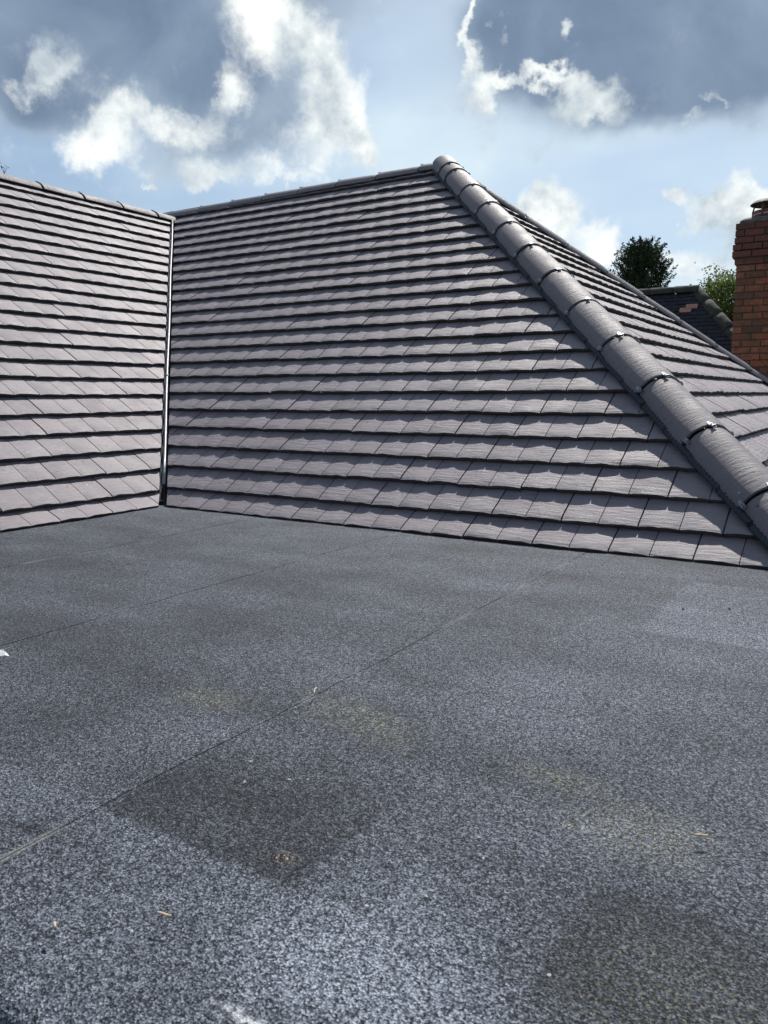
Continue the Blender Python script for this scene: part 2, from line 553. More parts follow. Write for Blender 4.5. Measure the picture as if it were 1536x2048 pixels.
# closed decks below the tiles and the plain far slopes
dk = MB()
d0 = -0.045
dk.add([(0, 0, d0), (HC, 0, d0), (XA, RY, ZR + d0 - OFF), (-RY, RY, ZR + d0 - OFF)], [(0, 1, 2, 3)])
dk.add([(0, 0, d0), (-RX, RX, ZL + d0 - OFF), (-RX, -3.5, ZL + d0 - OFF), (0, -3.5, d0)], [(0, 1, 2, 3)])
dk.add([(HC, 0, d0), (HC, 2 * RY, d0), (XA, RY, ZR + d0 - OFF)], [(0, 1, 2)])
dk.build('roof_deck', M_DECK, house)
bk = MB()
bk.add([(XA, RY + 0.02, ZR), (HC, 2 * RY, 0), (-RX * 2, 2 * RY, 0), (-RX * 2, RY + 0.02, ZR)], [(0, 1, 2, 3)])
bk.build('roof_slope', M_TILE, house)
bk = MB()
bk.add([(-RX - 0.02, -3.5, ZL), (-RX - 0.02, RY, ZL), (-2 * RX, RY, 0), (-2 * RX, -3.5, 0)], [(0, 1, 2, 3)])
bk.build('roof_slope', M_TILE, house)
wl = MB()
wl.box((-2 * RX + 0.3, -3.4, -2.65), (-0.12, 2 * RY - 0.3, -0.06))
wl.box((-0.1, 0.25, -2.65), (HC - 0.3, 2 * RY - 0.3, -0.06))
wl.build('wall', M_WALL, house)
fa = MB()
fa.box((0.0, 0.03, -0.05), (HC, 0.05, 0.012))
fa.box((-0.05, -3.5, -0.05), (-0.03, 0.03, 0.012))
fa.build('eave_fillet', M_DECK, house)


# ------------------------------------------------------------------ ridge and hip tiles
def arc_shell(p0, p1, up, rad, thick, a0, a1, na=22, nl=8, flare=0.0, seed=0, rough_amp=0.0016):
    p0, p1 = np.array(p0, float), np.array(p1, float)
    d = p1 - p0
    L = np.linalg.norm(d)
    d /= L
    up = np.array(up, float)
    up -= d * (up @ d)
    up /= np.linalg.norm(up)
    sd_ = np.cross(d, up)
    ang = np.linspace(a0, a1, na)
    V_, UV_ = [], []
    for shell in (0, 1):
        r_ = rad - thick * shell
        for i in range(nl):
            s = i / (nl - 1)
            ends = min(s, 1 - s) * L
            edge = -0.002 * math.exp(-ends / 0.004) if shell == 0 else 0.0
            rr = r_ + edge + 0.008 * (s - 0.5) + (vnoise(ang * 6 + seed * 3.3, np.full(na, s * L * 12 + seed), seed) - 0.5) * rough_amp * (1 - shell)
            jit = 0.0 if 0 < i < nl - 1 else (vnoise(ang * 9, np.full(na, seed * 1.7 + i), seed + 2) - 0.5) * 0.003
            P = p0 + d * (s * L) + (np.cos(ang)[:, None] * sd_ + np.sin(ang)[:, None] * up) * rr[:, None] + (d * jit[:, None] if hasattr(jit, '__len__') else 0)
            V_.append(P)
            UV_.append(np.stack([np.full(na, s * L) + seed * 0.77, ang * rad], 1)[:, ::-1] if False else np.stack([ang * rad + seed * 0.31, np.full(na, s * L) + seed * 0.77], 1))
    F_ = []
    o2 = na * nl
    for i in range(nl - 1):
        for k in range(na - 1):
            q = i * na + k
            F_.append((q, q + 1, q + na + 1, q + na))
            F_.append((o2 + q, o2 + q + na, o2 + q + na + 1, o2 + q + 1))
    for k in range(na - 1):
        F_.append((k, o2 + k, o2 + k + 1, k + 1))
        q = (nl - 1) * na + k
        F_.append((q, q + 1, o2 + q + 1, o2 + q))
    for i in range(nl - 1):
        q = i * na
        F_.append((q, q + na, o2 + q + na, o2 + q))
        q = i * na + na - 1
        F_.append((q, o2 + q, o2 + q + na, q + na))
    return np.concatenate(V_), F_, np.concatenate(UV_)


RIDGE_RAD = 0.122


def clip_mesh(seed=0):
    """small galvanised ridge clip: plate across the joint, two ears, a screw with washer; local z outwards, y along the ridge"""
    rr = random.Random(seed)
    mb = MB()
    mb.box((-0.011, -0.024, 0.003), (0.011, 0.020, 0.0052))
    mb.box((-0.013, 0.006, 0.0054), (0.013, 0.011, 0.013))
    mb.box((-0.007, -0.036, -0.004), (0.007, -0.0242, 0.0048))
    mb.tube([(0, -0.008, 0.0053), (0, -0.008, 0.0075)], 0.0075, 10)
    mb.tube([(0, -0.008, 0.0076), (0, -0.008, 0.0125)], 0.0042, 6)
    return mb


def ridge_run(p0, d, up, bounds, clip_angles, drop, seed0, clips=True, gap=0.022, cut=-4):
    """half-round tiles along a line; bounds are distances of the joints from p0"""
    p0, d, up = np.array(p0, float), np.array(d, float), np.array(up, float)
    d /= np.linalg.norm(d)
    up = up - d * (up @ d)
    up /= np.linalg.norm(up)
    side = np.cross(d, up)
    base = p0 - up * drop
    made = []
    for i in range(len(bounds) - 1):
        a, b = bounds[i] + gap / 2, bounds[i + 1] - gap / 2
        tilt = RNG.normal(0, 0.0024, 3)
        verts, faces, uvs = arc_shell(base + d * a + tilt, base + d * b + tilt * -0.5, up, RIDGE_RAD, 0.015, R(cut), R(180 - cut), seed=seed0 + i)
        me = mesh_from('ridge_tile', verts, faces, uvs, True)
        me.set_sharp_from_angle(angle=R(45))
        t = link('ridge_tile', me, M_RIDGE, house)
        made.append(t)
        if i > 0:
            # rubber-sealed union under the joint
            q = base + d * (bounds[i])
            sv, sf, su = arc_shell(q - d * 0.016, q + d * 0.016, up, RIDGE_RAD - 0.0155, 0.006, R(cut - 2), R(182 - cut), nl=4, seed=seed0 + i, rough_amp=0)
            link('joint_seal', mesh_from('joint_seal', sv, sf, su, True), M_PLASTIC, t)
            if clips:
                for ca in clip_angles:
                    an = R(ca) + RNG.normal(0, 0.05)
                    out = side * math.cos(an) + up * math.sin(an)
                    tang = np.cross(d, out)
                    tw = RNG.normal(0, 0.10)
                    dd = d * math.cos(tw) + tang * math.sin(tw)
                    tt = np.cross(dd, out)
                    org = q + out * (RIDGE_RAD - 0.0005) + d * RNG.normal(0.004, 0.003)
                    Mx = Matrix(((tt[0], dd[0], out[0], org[0]), (tt[1], dd[1], out[1], org[1]), (tt[2], dd[2], out[2], org[2]), (0, 0, 0, 1)))
                    mb = clip_mesh(i)
                    mb.v = [tuple(Mx @ (Vector(v) * 0.85)) for v in mb.v]
                    mb.build('ridge_clip', M_GALV, t)
    return made


APEX = (XA, RY, ZR)
# near hip, from the apex down to the eave
hipd = np.array([1, -1, -TN])
hl = np.linalg.norm(hipd)
HIPLEN = RY * hl
bnd = [4.59 - 0.463 * k for k in range(10)][::-1]
bnd = [-0.05, 0.22] + [b for b in bnd if b > 0.3] + [5.053, HIPLEN + 0.04]
sideways = np.array([-1, -1, 0.0])
ridge_run(APEX, hipd, (0, 0, 1), bnd, (138, 82, 20), 0.058, 100)
# far hip
hipf = np.array([1, 1, -TN])
bf = [0.10] + [0.40 + 0.463 * k for k in range(20) if 0.40 + 0.463 * k < HIPLEN - 0.2] + [HIPLEN + 0.04]
ridge_run(APEX, hipf, (0, 0, 1), bf, (150, 95, 35), 0.100, 140, cut=22)
# main ridge, running left from the apex
bm_ = [-0.04, 0.22] + [0.22 + 0.457 * k for k in range(1, 9)] + [4.0]
ridge_run((XA, RY, ZR + 0.0), (-1, 0, -0.010), (0, 0, 1), bm_, (100, 40), 0.106, 180, cut=22)
# left ridge, running from the valley towards the near left
bl = [-0.02, 0.30] + [0.30 + 0.457 * k for k in range(1, 14)]
ridge_run((-RX, RX - 0.0, ZL), (0, -1, 0), (0, 0, 1), bl, (100, 40), 0.122, 220, cut=26)

# black ventilated roll bedded under the ridge tiles
for (q0, q1, lat) in (((XA - 0.05, RY, ZR - 0.062), (-3.9, RY, ZR - 0.098), (0, 1, 0)), ((-RX, RX, ZL - 0.085), (-RX, -3.0, ZL - 0.085), (1, 0, 0)), ((XA + 0.1, RY + 0.1, ZR - 0.06 - 0.1 * TN), (HC - 0.05, 2 * RY - 0.05, -0.02), (S2, -S2, 0))):
    rl = MB()
    q0, q1, lat = Vector(q0), Vector(q1), Vector(lat)
    sec = [(-0.098, -0.03), (-0.080, 0.018), (0.080, 0.018), (0.098, -0.03)]
    for q in (q0, q1):
        rl.v += [tuple(q + lat * a + Vector((0, 0, b_))) for a, b_ in sec]
    rl.f = [(0, 1, 5, 4), (1, 2, 6, 5), (2, 3, 7, 6), (0, 3, 2, 1), (4, 5, 6, 7)]
    rl.build('ridge_roll', M_PLASTIC, house)

# ------------------------------------------------------------------ hip ventilation strip, valley trough
hd = hipd / hl


def hip_pt(s, lat, nrm):
    """point on the main slope side of the near hip: s down the hip, lat sideways on the slope plane, nrm off the plane"""
    n_main = np.array([0, -SN, CS])
    latd = np.cross(hd, n_main)
    if latd[0] > 0:
        latd = -latd
    return np.array(APEX) + hd * s + latd * lat + n_main * nrm


vs_ = MB()
ns = 900
prof = [(0.085, 0.026), (0.104, 0.024), (0.108, 0.015), (0.128, 0.012), (0.146, 0.005), (0.148, 0.0)]
grid = []
for i in range(ns):
    s = 0.10 + (HIPLEN - 0.09) * i / (ns - 1)
    ph = i % 4
    rib = 0.0032 if ph < 2 else -0.0012
    # the skirt follows the stepped tile courses
    y = RY - s / hl - 0.09
    step = ((y / CS - 0.128) / GAUGE) % 1.0
    dropn = 0.016 - 0.012 * step
    row = []
    for j, (la, nn) in enumerate(prof):
        w = 0 if j < 3 else (0.6 if j == 3 else 1.0)
        ext = 0.0 if j < 4 else 0.004 * (vnoise(np.array([s * 30.0]), np.array([1.0]), 5)[0] - 0.5)
        row.append(hip_pt(s, la + ext, nn + rib * (j >= 3) + dropn * w))
    grid.append(row)
np_ = len(prof)
vs_.v = [tuple(p) for row in grid for p in row]
vs_.f = [(i * np_ + j, (i + 1) * np_ + j, (i + 1) * np_ + j + 1, i * np_ + j + 1) for i in range(ns - 1) for j in range(np_ - 1)]
o = vs_.build('hip_vent_strip', M_PLASTIC, house, False)

# valley: dark trough with a raised round centre bar
vd = np.array([-1, 1, TN])
vd_len = np.linalg.norm(vd)
vdn = vd / vd_len
vside = np.array([S2, S2, 0])
vup = np.cross(vdn, vside)
if vup[2] < 0:
    vup = -vup
VL = RX * vd_len


def valley_pt(s, lat, h):
    return np.array([0, 0, OFF - 0.012]) + vdn * s + vside * lat + vup * h


tr = MB()
secs = [(-0.16, 0.030), (-0.06, -0.018), (-0.02, -0.032), (0.02, -0.032), (0.06, -0.018), (0.16, 0.030)]
ss = [-0.02, VL - 0.02]
for s in ss:
    for la, h in secs:
        tr.v.append(tuple(valley_pt(s, la, h - 0.012)))
tr.f = [(j, j + 1, 6 + j + 1, 6 + j) for j in range(5)]
trough = tr.build('valley_trough', M_PLASTIC, house)
cb = MB()
cpts, crad = [], []
for s in np.linspace(0.16, VL - 0.10, 24):
    cpts.append(valley_pt(s, 0.002 * math.sin(s * 3.1), 0.016))
    crad.append(0.0105)
cb.tube(cpts, crad, 12)
for s in (1.52, 2.9):
    cb.tube([valley_pt(s, 0, 0.0162), valley_pt(s + 0.03, 0, 0.0162)], 0.0118, 12)
cb.build('valley_centre_bar', M_GRP, trough, True)

# ------------------------------------------------------------------ the flat felt roof
def felt_material():
    m, t, b = new_mat('mineral_felt')
    co = t.node('ShaderNodeTexCoord').outputs['Object']
    uv = t.node('ShaderNodeUVMap').outputs[0]
    wob = t.vmath('SUBTRACT', t.noise(co, 9.0, 4, 0.55, 'Color'), (0.5, 0.5, 0.5))
    cw = t.vmath('ADD', co, t.vmath('SCALE', wob, scale=0.09))
    cx = t.vmath('ADD', co, t.vmath('SCALE', t.vmath('SUBTRACT', t.noise(co, 22.0, 3, 0.6, 'Color'), (0.5, 0.5, 0.5)), scale=0.022))
    s_ = t.node('ShaderNodeSeparateXYZ', i_0=cx)
    X, Y = s_.outputs[0], s_.outputs[1]

    def boxmask(x0, x1, y0, y1, e):
        a = t.math('MULTIPLY', t.smooth(X, x0 - e, x0 + e), t.smooth(X, x1 + e, x1 - e))
        c_ = t.math('MULTIPLY', t.smooth(Y, y0 - e, y0 + e), t.smooth(Y, y1 + e, y1 - e))
        return t.math('MULTIPLY', a, c_)

    def spot(x, y, rx, ry, rot=0.0):
        v = t.vmath('SUBTRACT', cw, (x, y, 0))
        v = t.mapping(v, rot=(0, 0, R(rot)))
        v = t.vmath('DIVIDE', v, (rx, ry, 1.0))
        return t.smooth(t.vmath('LENGTH', v), 1.0, 0.15)

    def streak_(x, y, rx, ry):
        v = t.vmath('DIVIDE', t.vmath('SUBTRACT', cx, (x, y, 0)), (rx, ry, 1.0))
        return t.smooth(t.vmath('LENGTH', v), 1.1, 0.3)
    # granules: random-coloured cells of about 3 mm plus clumps
    vor = t.node('ShaderNodeTexVoronoi', i_Vector=co, i_Scale=430.0)
    gran = t.node('ShaderNodeSeparateColor', i_0=vor.outputs['Color']).outputs[0]
    clump = t.noise(co, 310.0, 3, 0.7)
    mid = t.noise(co, 140.0, 2, 0.6)
    g = t.math('ADD', t.math('MULTIPLY', gran, 0.46), t.math('MULTIPLY', clump, 0.70))
    g = t.math('ADD', g, t.math('MULTIPLY', t.math('SUBTRACT', mid, 0.5), 0.55))
    large = t.noise(co, 2.3, 5, 0.6)
    bandv = t.noise(t.mapping(co, scale=(1.0, 3.0, 1.0)), 1.6, 3, 0.5)
    tone = t.math('ADD', t.math('MULTIPLY', t.math('SUBTRACT', large, 0.5), 0.25), t.math('MULTIPLY', t.math('SUBTRACT', bandv, 0.5), 0.22))
    # patches of the sheet toned darker or paler
    darkp = boxmask(2.552, 2.932, -2.458, -2.0, 0.007)
    darkp = t.math('MULTIPLY', darkp, t.smooth(Y, -1.98, -2.36))
    tone = t.math('SUBTRACT', tone, t.math('MULTIPLY', darkp, 0.10))
    tone = t.math('SUBTRACT', tone, t.math('MULTIPLY', boxmask(3.268, 3.75, -2.9, -2.24, 0.008), 0.070))
    tone = t.math('ADD', tone, t.math('MULTIPLY', spot(3.10, -2.52, 0.24, 0.26), 0.15))
    tone = t.math('ADD', tone, t.math('MULTIPLY', boxmask(3.02, 4.2, -1.06, -0.36, 0.012), 0.075))
    tone = t.math('ADD', tone, t.math('MULTIPLY', boxmask(2.30, 4.2, -2.95, -2.458, 0.01), 0.045))
    tone = t.math('SUBTRACT', tone, t.math('MULTIPLY', spot(1.9, -1.9, 1.1, 1.3), 0.035))
    tone = t.math('ADD', tone, t.math('MULTIPLY', spot(3.0, -1.3, 0.5, 0.9), 0.05))
    tone = t.math('SUBTRACT', tone, t.math('MULTIPLY', spot(0.75, -1.2, 0.7, 1.2), 0.05))
    tone = t.math('SUBTRACT', tone, t.math('MULTIPLY', spot(2.52, -2.56, 0.07, 0.018, 8), 0.12))  # crease in the felt, its dark line put into the colour
    g2 = t.math('ADD', g, t.math('MULTIPLY', tone, 0.30))
    c = t.ramp(g2, [(0.40, (0.006, 0.0075, 0.0105)), (0.54, (0.036, 0.0435, 0.057)), (0.68, (0.098, 0.111, 0.137)), (0.90, (0.27, 0.291, 0.338))])
    gain = t.math('ADD', 1.0, t.math('MULTIPLY', tone, 3.4))
    c = t.vmath('SCALE', c, scale=t.math('MAXIMUM', gain, 0.35))
    # greenish yellow lichen dust
    lich = t.math('ADD', spot(2.70, -1.95, 0.22, 0.10, 20), spot(2.36, -2.03, 0.12, 0.09))
    lich = t.math('ADD', lich, t.math('ADD', spot(3.29, -2.09, 0.16, 0.12), spot(3.12, -1.98, 0.12, 0.06)))
    lich = t.math('ADD', lich, t.math('MULTIPLY', spot(3.42, -2.40, 0.22, 0.22), 0.45))
    pick = t.smooth(t.noise(co, 210.0, 2, 0.6), 0.54, 0.66)
    c = t.mix(t.math('MULTIPLY', t.math('MULTIPLY', lich, pick), 0.60, clamp=True), c, (0.42, 0.40, 0.23))
    c = t.mix(t.math('MULTIPLY', lich, 0.035, clamp=True), c, (0.20, 0.22, 0.13))
    gold = t.math('ADD', spot(2.885, -2.405, 0.03, 0.02), spot(3.195, -2.135, 0.02, 0.014))
    c = t.mix(t.math('MULTIPLY', t.math('MULTIPLY', gold, pick), 0.95, clamp=True), c, (0.70, 0.55, 0.28))
    chalk = t.math('MULTIPLY', streak_(3.055, -2.660, 0.075, 0.010), t.smooth(t.noise(co, 120.0, 3, 0.6), 0.35, 0.6))
    c = t.mix(t.math('MULTIPLY', chalk, 0.65), c, (0.75, 0.77, 0.80))
    chips = t.smooth(t.noise(co, 70.0, 1, 0.5), 0.80, 0.815)
    c = t.mix(t.math('MULTIPLY', chips, 0.7), c, (0.55, 0.55, 0.53))
    # bitumen bead and trodden dust along the lap of each sheet (u = distance from the lap edge in metres)
    lapu = t.node('ShaderNodeSeparateXYZ', i_0=uv).outputs[0]
    near = t.smooth(t.math('ABSOLUTE', t.math('ADD', lapu, t.math('MULTIPLY', t.math('SUBTRACT', t.noise(co, 30.0, 3, 0.6), 0.5), 0.006))), 0.0024, 0.0008)
    part = t.noise(t.mapping(co, scale=(0.3, 1, 1)), 3.2, 3, 0.55)
    c = t.mix(t.math('MULTIPLY', near, t.smooth(part, 0.54, 0.42, 0.0, 0.5)), c, (0.010, 0.011, 0.013))
    c = t.mix(t.math('MULTIPLY', t.smooth(t.math('ABSOLUTE', lapu), 0.009, 0.002), t.smooth(part, 0.53, 0.62, 0.0, 0.40)), c, (0.34, 0.34, 0.33))
    t.l.new(c, b.inputs['Base Color'])
    b.inputs['Roughness'].default_value = 0.68
    b.inputs['Specular IOR Level'].default_value = 0.22
    hgt = t.math('ADD', t.math('MULTIPLY', vor.outputs['Distance'], 1.0), t.math('MULTIPLY', clump, 1.2))
    bump(t, b, hgt, 0.0020, 1.0)
    return m


M_FELT = felt_material()
flat = empty('flat_roof', (0, 0, 0))
tag(flat, 'flat roof covered in dark grey mineral felt below the tiled slopes', 'flat roof')
LAPS = [-0.04, 0.767, 1.648, 2.545, 4.6]
Y0, Y1 = -2.772, 0.10
for i in range(4):
    xa, xb = LAPS[i], LAPS[i + 1]
    x_lo = xa - (0.05 if i else 0.0)
    nx, ny = 26, 70
    xs, ys = np.linspace(x_lo, xb, nx), np.linspace(Y0, Y1, ny)
    gx, gy = np.meshgrid(xs, ys)
    edge = (vnoise(gy * 3.0, np.full_like(gy, i * 3.0), 41) - 0.5) * 0.006 + (vnoise(gy * 19.0, np.full_like(gy, i * 5.0), 43) - 0.5) * 0.003
    gx = gx + edge * ((gx - x_lo) / (xb - x_lo)) ** 6
    # each sheet laps over its right neighbour
    gz = -0.0165 + (vnoise(gx * 2.1, gy * 1.7, 51) - 0.5) * 0.008 + (vnoise(gx * 6.0, gy * 5.0, 53) - 0.5) * 0.0028
    f_ = (gx - x_lo) / (xb - x_lo)
    gz = gz + 0.0007 * np.clip((f_ - 0.55) / 0.45, 0, 1) ** 1.5 - 0.0005 * 0 - 0.0009 * np.clip((0.06 - f_) / 0.06, 0, 1)
    # rolled drip edge at the open side
    P = np.stack([gx, gy, gz], -1).reshape(-1, 3)
    UVs = np.stack([gx - LAPS[i + 1] - edge, gy], -1).reshape(-1, 2)
    if i > 0:
        left = np.stack([gx - LAPS[i], gy], -1).reshape(-1, 2)
        far = np.abs(UVs[:, 0]) > np.abs(left[:, 0])
        UVs[far] = left[far]
    F = [(a * nx + c_, a * nx + c_ + 1, (a + 1) * nx + c_ + 1, (a + 1) * nx + c_) for a in range(ny - 1) for c_ in range(nx - 1)]
    # cut edge of the lap and the roll over the drip
    n0_ = len(P)
    right = P.reshape(ny, nx, 3)[:, -1] - np.array([0.0004, 0, 0.0018])
    P = np.concatenate([P, right])
    UVs = np.concatenate([UVs, np.zeros((ny, 2))])
    F += [(a * nx + nx - 1, n0_ + a, n0_ + a + 1, (a + 1) * nx + nx - 1) for a in range(ny - 1)]
    front = P[:nx].copy()
    prev = list(range(nx))
    for (dy, dz) in ((-0.012, -0.004), (-0.020, -0.013), (-0.022, -0.06)):
        st = len(P)
        P = np.concatenate([P, front + np.array([0, dy, dz])])
        UVs = np.concatenate([UVs, np.stack([front[:, 0] - xb - 0.1, front[:, 1] + dz], 1)])
        F += [(prev[c_ + 1], prev[c_], st + c_, st + c_ + 1) for c_ in range(nx - 1)]
        prev = [st + c_ for c_ in range(nx)]
    me = mesh_from('felt_sheet', P, F, UVs, True)
    me.set_sharp_from_angle(angle=R(50))
    link('felt_sheet', me, M_FELT, flat)
fw = MB()
fw.box((0.02, Y0 + 0.0, -0.20), (4.58, 0.04, -0.022))
fw.box((0.1, Y0 + 0.10, -2.65), (4.5, 0.03, -0.21))
fw.build('wall', M_WALL, flat)

# ------------------------------------------------------------------ neighbours' roof, chimney, trees, ground
def at(px, py, y=None, z=None):
    v = ROT @ np.array([px - 768.0, -(py - 1024.0), -FOC])
    s = (y - CAM[1]) / v[1] if y is not None else (z - CAM[2]) / v[2]
    return CAM + v * s


GROUND_Z = -2.65


def grass_material():
    m, t, b = new_mat('grass_ground')
    co = t.node('ShaderNodeTexCoord').outputs['Object']
    n1, n2 = t.noise(co, 0.4, 6, 0.6), t.noise(co, 9.0, 4, 0.6)
    c = t.mix(n1, (0.05, 0.075, 0.025), (0.085, 0.09, 0.04))
    c = t.mix(t.smooth(n2, 0.4, 0.7, 0, 0.5), c, (0.03, 0.05, 0.015))
    t.l.new(c, b.inputs['Base Color'])
    b.inputs['Roughness'].default_value = 0.9
    return m


gr = MB()
gr.add([(-2500, -2500, GROUND_Z), (2500, -2500, GROUND_Z), (2500, 2500, GROUND_Z), (-2500, 2500, GROUND_Z)], [(0, 1, 2, 3)])
tag(gr.build('ground', grass_material()), kind='structure')


def brick_material():
    m, t, b = new_mat('old_brick')
    isl = t.node('ShaderNodeNewGeometry').outputs['Random Per Island']
    co = t.node('ShaderNodeTexCoord').outputs['Object']
    c = t.ramp(isl, [(0.0, (0.09, 0.045, 0.03)), (0.2, (0.22, 0.075, 0.036)), (0.42, (0.29, 0.09, 0.042)), (0.6, (0.19, 0.095, 0.048)), (0.8, (0.33, 0.105, 0.055)), (1.0, (0.12, 0.058, 0.038))])
    n = t.noise(co, 26.0, 6, 0.65)
    c = t.mix(t.smooth(n, 0.42, 0.66, 0.0, 0.75), c, (0.07, 0.042, 0.028))
    n2 = t.noise(co, 6.0, 4, 0.55)
    c = t.mix(t.smooth(n2, 0.47, 0.68, 0.0, 0.6), c, (0.085, 0.06, 0.04))
    z = t.node('ShaderNodeSeparateXYZ', i_0=co).outputs[2]
    soot = t.smooth(t.math('ADD', z, t.math('MULTIPLY', t.math('SUBTRACT', n, 0.5), 0.16)), -0.56, -0.38, 0.0, 0.78)
    c = t.mix(soot, c, t.mix(isl, (0.035, 0.025, 0.022), (0.105, 0.03, 0.028)))
    t.l.new(c, b.inputs['Base Color'])
    b.inputs['Roughness'].default_value = 0.88
    bump(t, b, n, 0.006)
    return m


M_BRICK = brick_material()
M_MORTAR = simple('lime_mortar', (0.062, 0.045, 0.032), 0.95, 0, 60, 0.3, 0.004)
M_FLAUNCH = simple('cement_flaunching', (0.085, 0.085, 0.07), 0.95, 0, 18, 0.4, 0.01)
M_POT = simple('sooty_clay_pot', (0.14, 0.055, 0.042), 0.7, 0, 14, 0.4)
M_POTBAND = simple('pale_clay_band', (0.42, 0.30, 0.26), 0.7, 0, 30, 0.2)
M_COWL = simple('dark_metal_cowl', (0.07, 0.065, 0.055), 0.7, 0.2, 20, 0.3)

# chimney: individual bricks laid on a recessed mortar core
CY = 7.20
top = at(1475, 447, CY)
xl = at(1470, 560, CY)[0]
CZ = float(top[2])
CW, CD = 0.92, 0.58
chim = empty('brick_chimney', (xl + CW / 2, CY + CD / 2, GROUND_Z))
tag(chim, 'red brick chimney stack with sooty corbelled top and a capped pot', 'chimney')


def kid(o, parent):
    """parent keeping world coordinates (parents here are unrotated empties)"""
    o.parent = parent
    o.location = Vector(o.location) - Vector(parent.location)
    return o


br = MB()
rb = random.Random(5)
COURSE = 0.079
corb = [0.028, 0.028, 0.032, 0.045, 0.047, 0.020]
BODY = 48
for r_ in range(BODY):
    zt = -r_ * COURSE
    ext = corb[r_] if r_ < len(corb) else 0.0
    w, dpt = CW + 2 * ext, CD + 2 * ext
    for face in range(4):
        run = w if face in (0, 2) else dpt - 0.215
        x = -run / 2
        pos = []
        off = 0.1075 if r_ % 2 else 0.215
        cur = 0.0
        first = True
        while cur < run - 0.02:
            ln = min(off if first else 0.215, run - cur)
            if ln > 0.03:
                pos.append((x + cur + 0.005, x + cur + ln - 0.005))
            cur += ln + 0.0
            first = False
        for (a, b_) in pos:
            j = rb.gauss(0, 0.0035)
            z0, z1 = zt - COURSE + 0.006 + rb.gauss(0, 0.001), zt - 0.006 + rb.gauss(0, 0.001)
            if face == 0:
                br.box((a, -dpt / 2 - j, z0), (b_, -dpt / 2 + 0.10, z1))
            elif face == 2:
                br.box((a, dpt / 2 - 0.10, z0), (b_, dpt / 2 + j, z1))
            elif face == 1:
                br.box((w / 2 - 0.10, a, z0), (w / 2 + j, b_, z1))
            else:
                br.box((-w / 2 - j, a, z0), (-w / 2 + 0.10, b_, z1))
stack = br.build('brick_stack', M_BRICK)
stack.location = (xl + CW / 2, CY + CD / 2, CZ)
bv = stack.modifiers.new('edge', 'BEVEL')
bv.width, bv.segments, bv.limit_method = 0.005, 2, 'ANGLE'
kid(stack, chim)
mo = MB()
mo.box((-CW / 2 + 0.007, -CD / 2 + 0.007, GROUND_Z - CZ), (CW / 2 - 0.007, CD / 2 - 0.007, -6 * COURSE))
mo.box((-CW / 2 - 0.011, -CD / 2 - 0.011, -6 * COURSE + 0.002), (CW / 2 + 0.011, CD / 2 + 0.011, -0.004))
mort = mo.build('mortar_core', M_MORTAR)
mort.location = (xl + CW / 2, CY + CD / 2, CZ)
kid(mort, chim)
fl = MB()
nf = 24
prof_f = [(1.0, -0.006), (0.985, 0.022), (0.90, 0.045), (0.72, 0.068), (0.50, 0.084), (0.25, 0.09)]
for (k, h) in prof_f:
    for i in range(nf):
        a = 2 * math.pi * i / nf
        ca, sa = math.cos(a), math.sin(a)
        q = max(abs(ca), abs(sa))
        e = 0.75 if k > 0.6 else 0.2
        kx = k * (CW / 2 + 0.03) * ca / (q ** e)
        ky = k * (CD / 2 + 0.03) * sa / (q ** e)
        fl.v.append((kx, ky, h + 0.004 * rb.random()))
for r_ in range(len(prof_f) - 1):
    for i in range(nf):
        i2 = (i + 1) % nf
        fl.f.append((r_ * nf + i, r_ * nf + i2, (r_ + 1) * nf + i2, (r_ + 1) * nf + i))
fl.f.append(tuple((len(prof_f) - 1) * nf + i for i in range(nf)))
flo = fl.build('flaunching', M_FLAUNCH, None, True)
flo.location = (xl + CW / 2, CY + CD / 2, CZ)
kid(flo, chim)


def lathe(name, prof, mat, loc, n=28, parent=None):
    mb = MB()
    for (r_, z) in prof:
        for i in range(n):
            a = 2 * math.pi * i / n
            mb.v.append((r_ * math.cos(a), r_ * math.sin(a), z))
    for k in range(len(prof) - 1):
        for i in range(n):
            i2 = (i + 1) % n
            mb.f.append((k * n + i, k * n + i2, (k + 1) * n + i2, (k + 1) * n + i))
    o = mb.build(name, mat, None, True)
    o.data.set_sharp_from_angle(angle=R(35))
    o.location = loc
    return o


PY = CY + CD / 2
pb = at(1538, 441, PY)
pz = CZ + 0.03
pot_r = 0.165
cap_z = float(at(1506, 413, PY)[2])
rim_z = float(at(1512, 425, PY)[2])
pot = kid(lathe('chimney_pot', [(pot_r * 1.05, 0), (pot_r * 1.04, rim_z - pz - 0.075), (pot_r * 1.06, rim_z - pz - 0.07), (pot_r * 1.06, rim_z - pz), (pot_r * 0.86, rim_z - pz), (pot_r * 0.84, 0)], M_POT, (pb[0], PY, pz)), chim)
bandm = lathe('pot_band', [(pot_r * 1.06, -0.008), (pot_r * 1.085, -0.006), (pot_r * 1.085, 0.006), (pot_r * 1.06, 0.008)], M_POTBAND, (0, 0, rim_z - pz - 0.045))
bandm.parent = pot
cw_ = MB()
ch = cap_z - rim_z
for i in range(5):
    a = 2 * math.pi * i / 5 + 0.62
    x, y = math.cos(a) * pot_r * 0.95, math.sin(a) * pot_r * 0.95
    x2, y2 = math.cos(a) * pot_r * 1.10, math.sin(a) * pot_r * 1.10
    cw_.tube([(x2, y2, -0.07), (x2, y2, 0.002), (x, y, ch + 0.03)], 0.011, 6)
legs = cw_.build('cowl_legs', M_COWL)
legs.location = (pb[0], PY, rim_z)
capo = lathe('cowl_cap', [(pot_r * 1.28, 0.0), (pot_r * 1.30, 0.006), (pot_r * 1.1, 0.036), (pot_r * 0.7, 0.062), (pot_r * 0.3, 0.076), (0.004, 0.08)], M_COWL, (pb[0], PY, cap_z))
capin = capo
